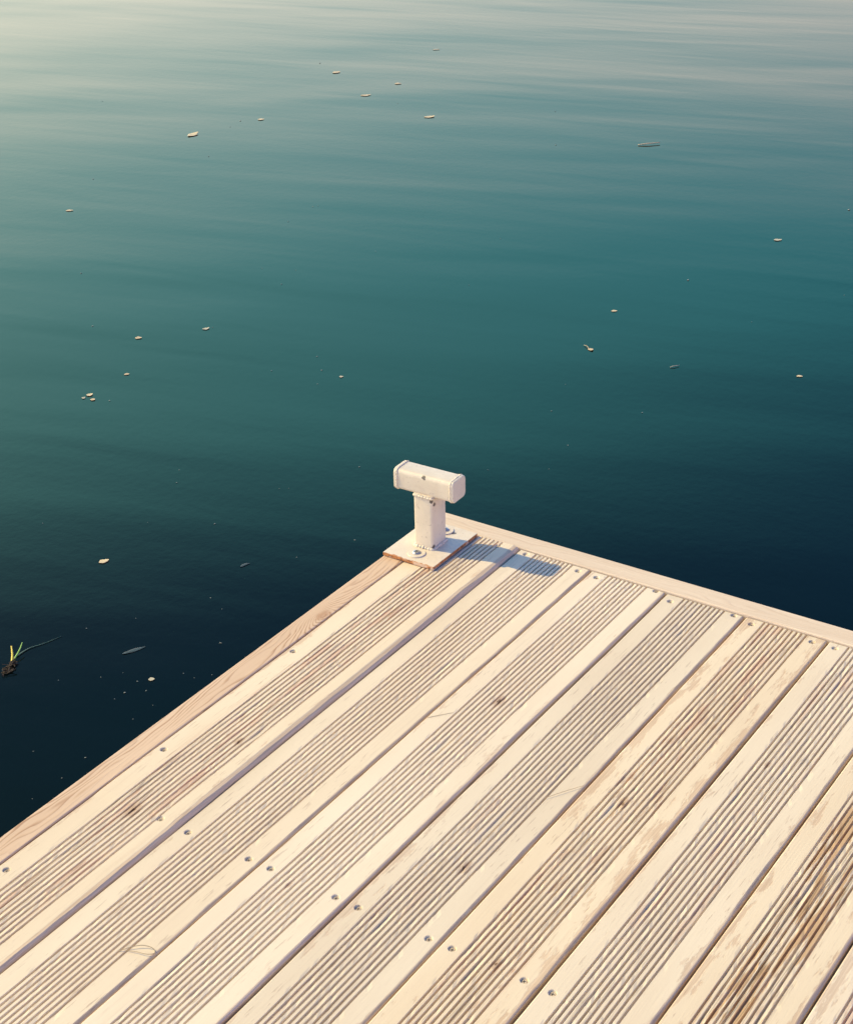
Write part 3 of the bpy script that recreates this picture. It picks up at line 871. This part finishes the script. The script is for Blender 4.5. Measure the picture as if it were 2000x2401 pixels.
SPK_LABELS = [
    "tiny pale speck up and left of the oval tan leaf of the top cluster",
    "tiny pale speck left of the small yellowish leaf, nearer one",
    "tiny pale speck below the flat narrow leaf at left",
    "tiny pale speck up and right of the flat narrow leaf at left",
    "tiny pale speck left of the big pale tan leaf",
    "tiny pale speck left of the small oval leaf at middle left",
    "tiny pale speck right of the crumpled greyish leaf",
    "tiny pale speck right of the clump of leaf fragments",
    "tiny pale speck down and right of the small yellowish leaf, nearer one",
    "tiny pale speck down and right of the small yellowish leaf, farther one",
    "tiny pale speck below the small yellowish leaf",
    "tiny pale speck up and right of the crumpled greyish leaf, nearest",
    "tiny pale speck up and right of the crumpled greyish leaf, third nearest",
    "tiny pale speck up and right of the crumpled greyish leaf, second nearest",
    "tiny pale speck up and left of the round dull leaf",
    "tiny pale speck left of the round dull leaf, nearest",
    "tiny pale speck left of the round dull leaf, third nearest",
    "tiny pale speck left of the round dull leaf, second nearest",
    "tiny pale speck down and right of the clump of leaf fragments",
    "tiny pale speck up and left of the small sodden leaf, farther one",
    "tiny pale speck left of the bollard",
    "tiny pale speck up and right of the small sodden leaf, nearer one",
    "tiny pale speck up and right of the small sodden leaf, farther one",
    "tiny pale speck below the small rosy tan leaf",
    "tiny pale speck down and right of the big pale tan leaf",
    "tiny pale speck above the round dull leaf",
    "tiny pale speck left of the small yellowish leaf, farther one",
    "tiny pale speck left of the straw-coloured twig, nearer one",
    "tiny pale speck left of the straw-coloured twig, farther one",
    "tiny pale speck up and right of the ragged olive-grey leaf",
    "tiny pale speck up and right of the small flat straw leaf",
    "tiny pale speck down and left of the hair-thin bent stem",
    "tiny pale speck down and left of the leaf with a long stalk, farther one",
    "tiny pale speck below the leaf with a long stalk",
    "tiny pale speck right of the bollard, nearer one",
    "tiny pale speck right of the bollard, farther one",
    "tiny pale speck up and left of the leaf with a long stalk",
    "tiny pale speck up and left of the small flat straw leaf",
    "tiny pale speck up and left of the pale leaf nearest the right edge",
    "tiny pale speck down and right of the ragged olive-grey leaf",
    "tiny pale speck down and left of the leaf with a long stalk, nearer one",
    "tiny pale speck down and left of the bollard",
    "tiny pale speck up and left of the small sodden leaf, nearer one",
    "tiny pale speck up and right of the pale leaf left of the bollard",
    "tiny pale speck up and left of the pale leaf left of the bollard",
    "tiny pale speck right of the small sodden leaf",
    "tiny pale speck up and left of the long sodden leaf",
    "tiny pale speck left of the grey-green leaf by the pine edge",
    "tiny pale speck down and left of the long sodden leaf, nearer one",
    "tiny pale speck right of the uprooted plant",
    "tiny pale speck down and left of the grey-green leaf by the pine edge, second nearest",
    "tiny pale speck down and left of the grey-green leaf by the pine edge, fifth nearest",
    "tiny pale speck down and right of the uprooted plant",
    "tiny pale speck down and left of the long sodden leaf, farther one",
    "tiny pale speck below the grey-green leaf by the pine edge",
    "tiny pale speck right of the grey-green leaf by the pine edge, nearest",
    "tiny pale speck right of the grey-green leaf by the pine edge, third nearest",
    "tiny pale speck right of the grey-green leaf by the pine edge, second nearest",
    "tiny pale speck up and right of the grey-green leaf by the pine edge",
    "tiny pale speck below the uprooted plant, nearer one",
    "tiny pale speck below the uprooted plant, farther one",
    "tiny pale speck down and left of the grey-green leaf by the pine edge, fourth nearest",
    "tiny pale speck down and left of the grey-green leaf by the pine edge, nearest",
    "tiny pale speck down and left of the grey-green leaf by the pine edge, third nearest",
    "tiny pale speck above the long sodden leaf",
    "tiny pale speck down and left of the small sodden leaf, nearer one",
    "tiny pale speck down and left of the small sodden leaf, farther one"]
def speck_mesh():
    vs = []
    m = 7
    for k in range(m):
        a = 2 * math.pi * k / m
        r = 0.5 * random.uniform(0.55, 1.0)
        vs.append((r * math.cos(a), r * 0.65 * math.sin(a), random.uniform(0.02, 0.12)))
    vs += [(0.05, 0.0, 0.30), (0, 0, -0.1)]
    fs = [(k, (k + 1) % m, m) for k in range(m)] + [((k + 1) % m, k, m + 1) for k in range(m)]
    me = bpy.data.meshes.new('floating_speck')
    me.from_pydata(vs, [], fs)
    me.materials.append(M_SPECK)
    return me
SPM = [speck_mesh() for _ in range(6)]
for i, (x, y, d) in enumerate(SPK):
    o = bpy.data.objects.new('floating_speck', SPM[i % 6])
    d *= 0.66
    o.location = (x, y, WATER_Z + 0.0005)
    o.scale = (d, d, d)
    o.rotation_euler = (0, 0, A + random.uniform(-0.5, 0.5))
    link(o)
    tag(o, SPK_LABELS[i], 'speck', 'tiny pale specks scattered over the water')

# ------------------------------------------------------------------ uprooted water plant
pl = empty('uprooted_plant', (-0.794, -0.426, WATER_Z), 'uprooted water plant with short green and yellow blades, afloat at the left', 'plant')
def blade(name, ctrl, w, mat):
    P = curve_pts(ctrl, 14)
    vs, fs = [], []
    n = len(P)
    for k, p in enumerate(P):
        t = k / (n - 1)
        hw = w * 0.5 * (1 - 0.55 * t)
        tan = (P[min(k + 1, n - 1)] - P[max(k - 1, 0)]).normalized()
        side = tan.cross(Vector((0, 0, 1)))
        side = side.normalized() if side.length > 0.1 else Vector((0.83, 0.55, 0))
        nn = side.cross(tan).normalized()
        vs += [p - side * hw, p + nn * w * 0.14, p + side * hw, p - nn * w * 0.14]
    for k in range(n - 1):
        for j in range(4):
            fs.append((k * 4 + j, k * 4 + (j + 1) % 4, (k + 1) * 4 + (j + 1) % 4, (k + 1) * 4 + j))
    fs.append((3, 2, 1, 0)); fs.append(tuple((n - 1) * 4 + j for j in range(4)))
    return mesh_obj(name, vs, fs, mat, pl)
b = blade('blade', [(0, 0, 0.002), (-0.012, 0.014, 0.010), (-0.030, 0.030, 0.016)], 0.0060, M_YELLOW); b['label'] = 'yellowing upright blade'
b = blade('blade', [(0, 0, 0.002), (-0.008, 0.030, 0.012), (-0.018, 0.050, 0.018)], 0.0050, M_GREEN); b['label'] = 'bright green blade'
b = blade('blade', [(-0.010, 0.022, 0.0016), (-0.010, 0.058, 0.0016), (0.003, 0.090, 0.0012), (0.014, 0.131, 0.0008)], 0.0042, M_SUB); b['label'] = 'long dark blade trailing at the surface'
# root ball: a tangle of short strands, one lump
vs, fs = [], []
for i in range(26):
    a = random.uniform(0, 1)
    c = Vector((0.004 + 0.014 * a, -0.002 - 0.034 * a, 0.001))
    P = [c + Vector((random.gauss(0, 0.004 + 0.006 * a), random.gauss(0, 0.007), abs(random.gauss(0, 0.003)))) for _ in range(4)]
    P = curve_pts(P, 6)
    base = len(vs)
    for k, p in enumerate(P):
        r = 0.0016 * (1 - 0.5 * k / 6)
        vs += [p + Vector((r, 0, 0)), p + Vector((-r * .5, r * .8, 0)), p + Vector((-r * .5, -r * .4, r))]
    for k in range(len(P) - 1):
        for j in range(3):
            fs.append((base + k * 3 + j, base + k * 3 + (j + 1) % 3, base + (k + 1) * 3 + (j + 1) % 3, base + (k + 1) * 3 + j))
mesh_obj('root_ball', vs, fs, M_ROOT, pl)
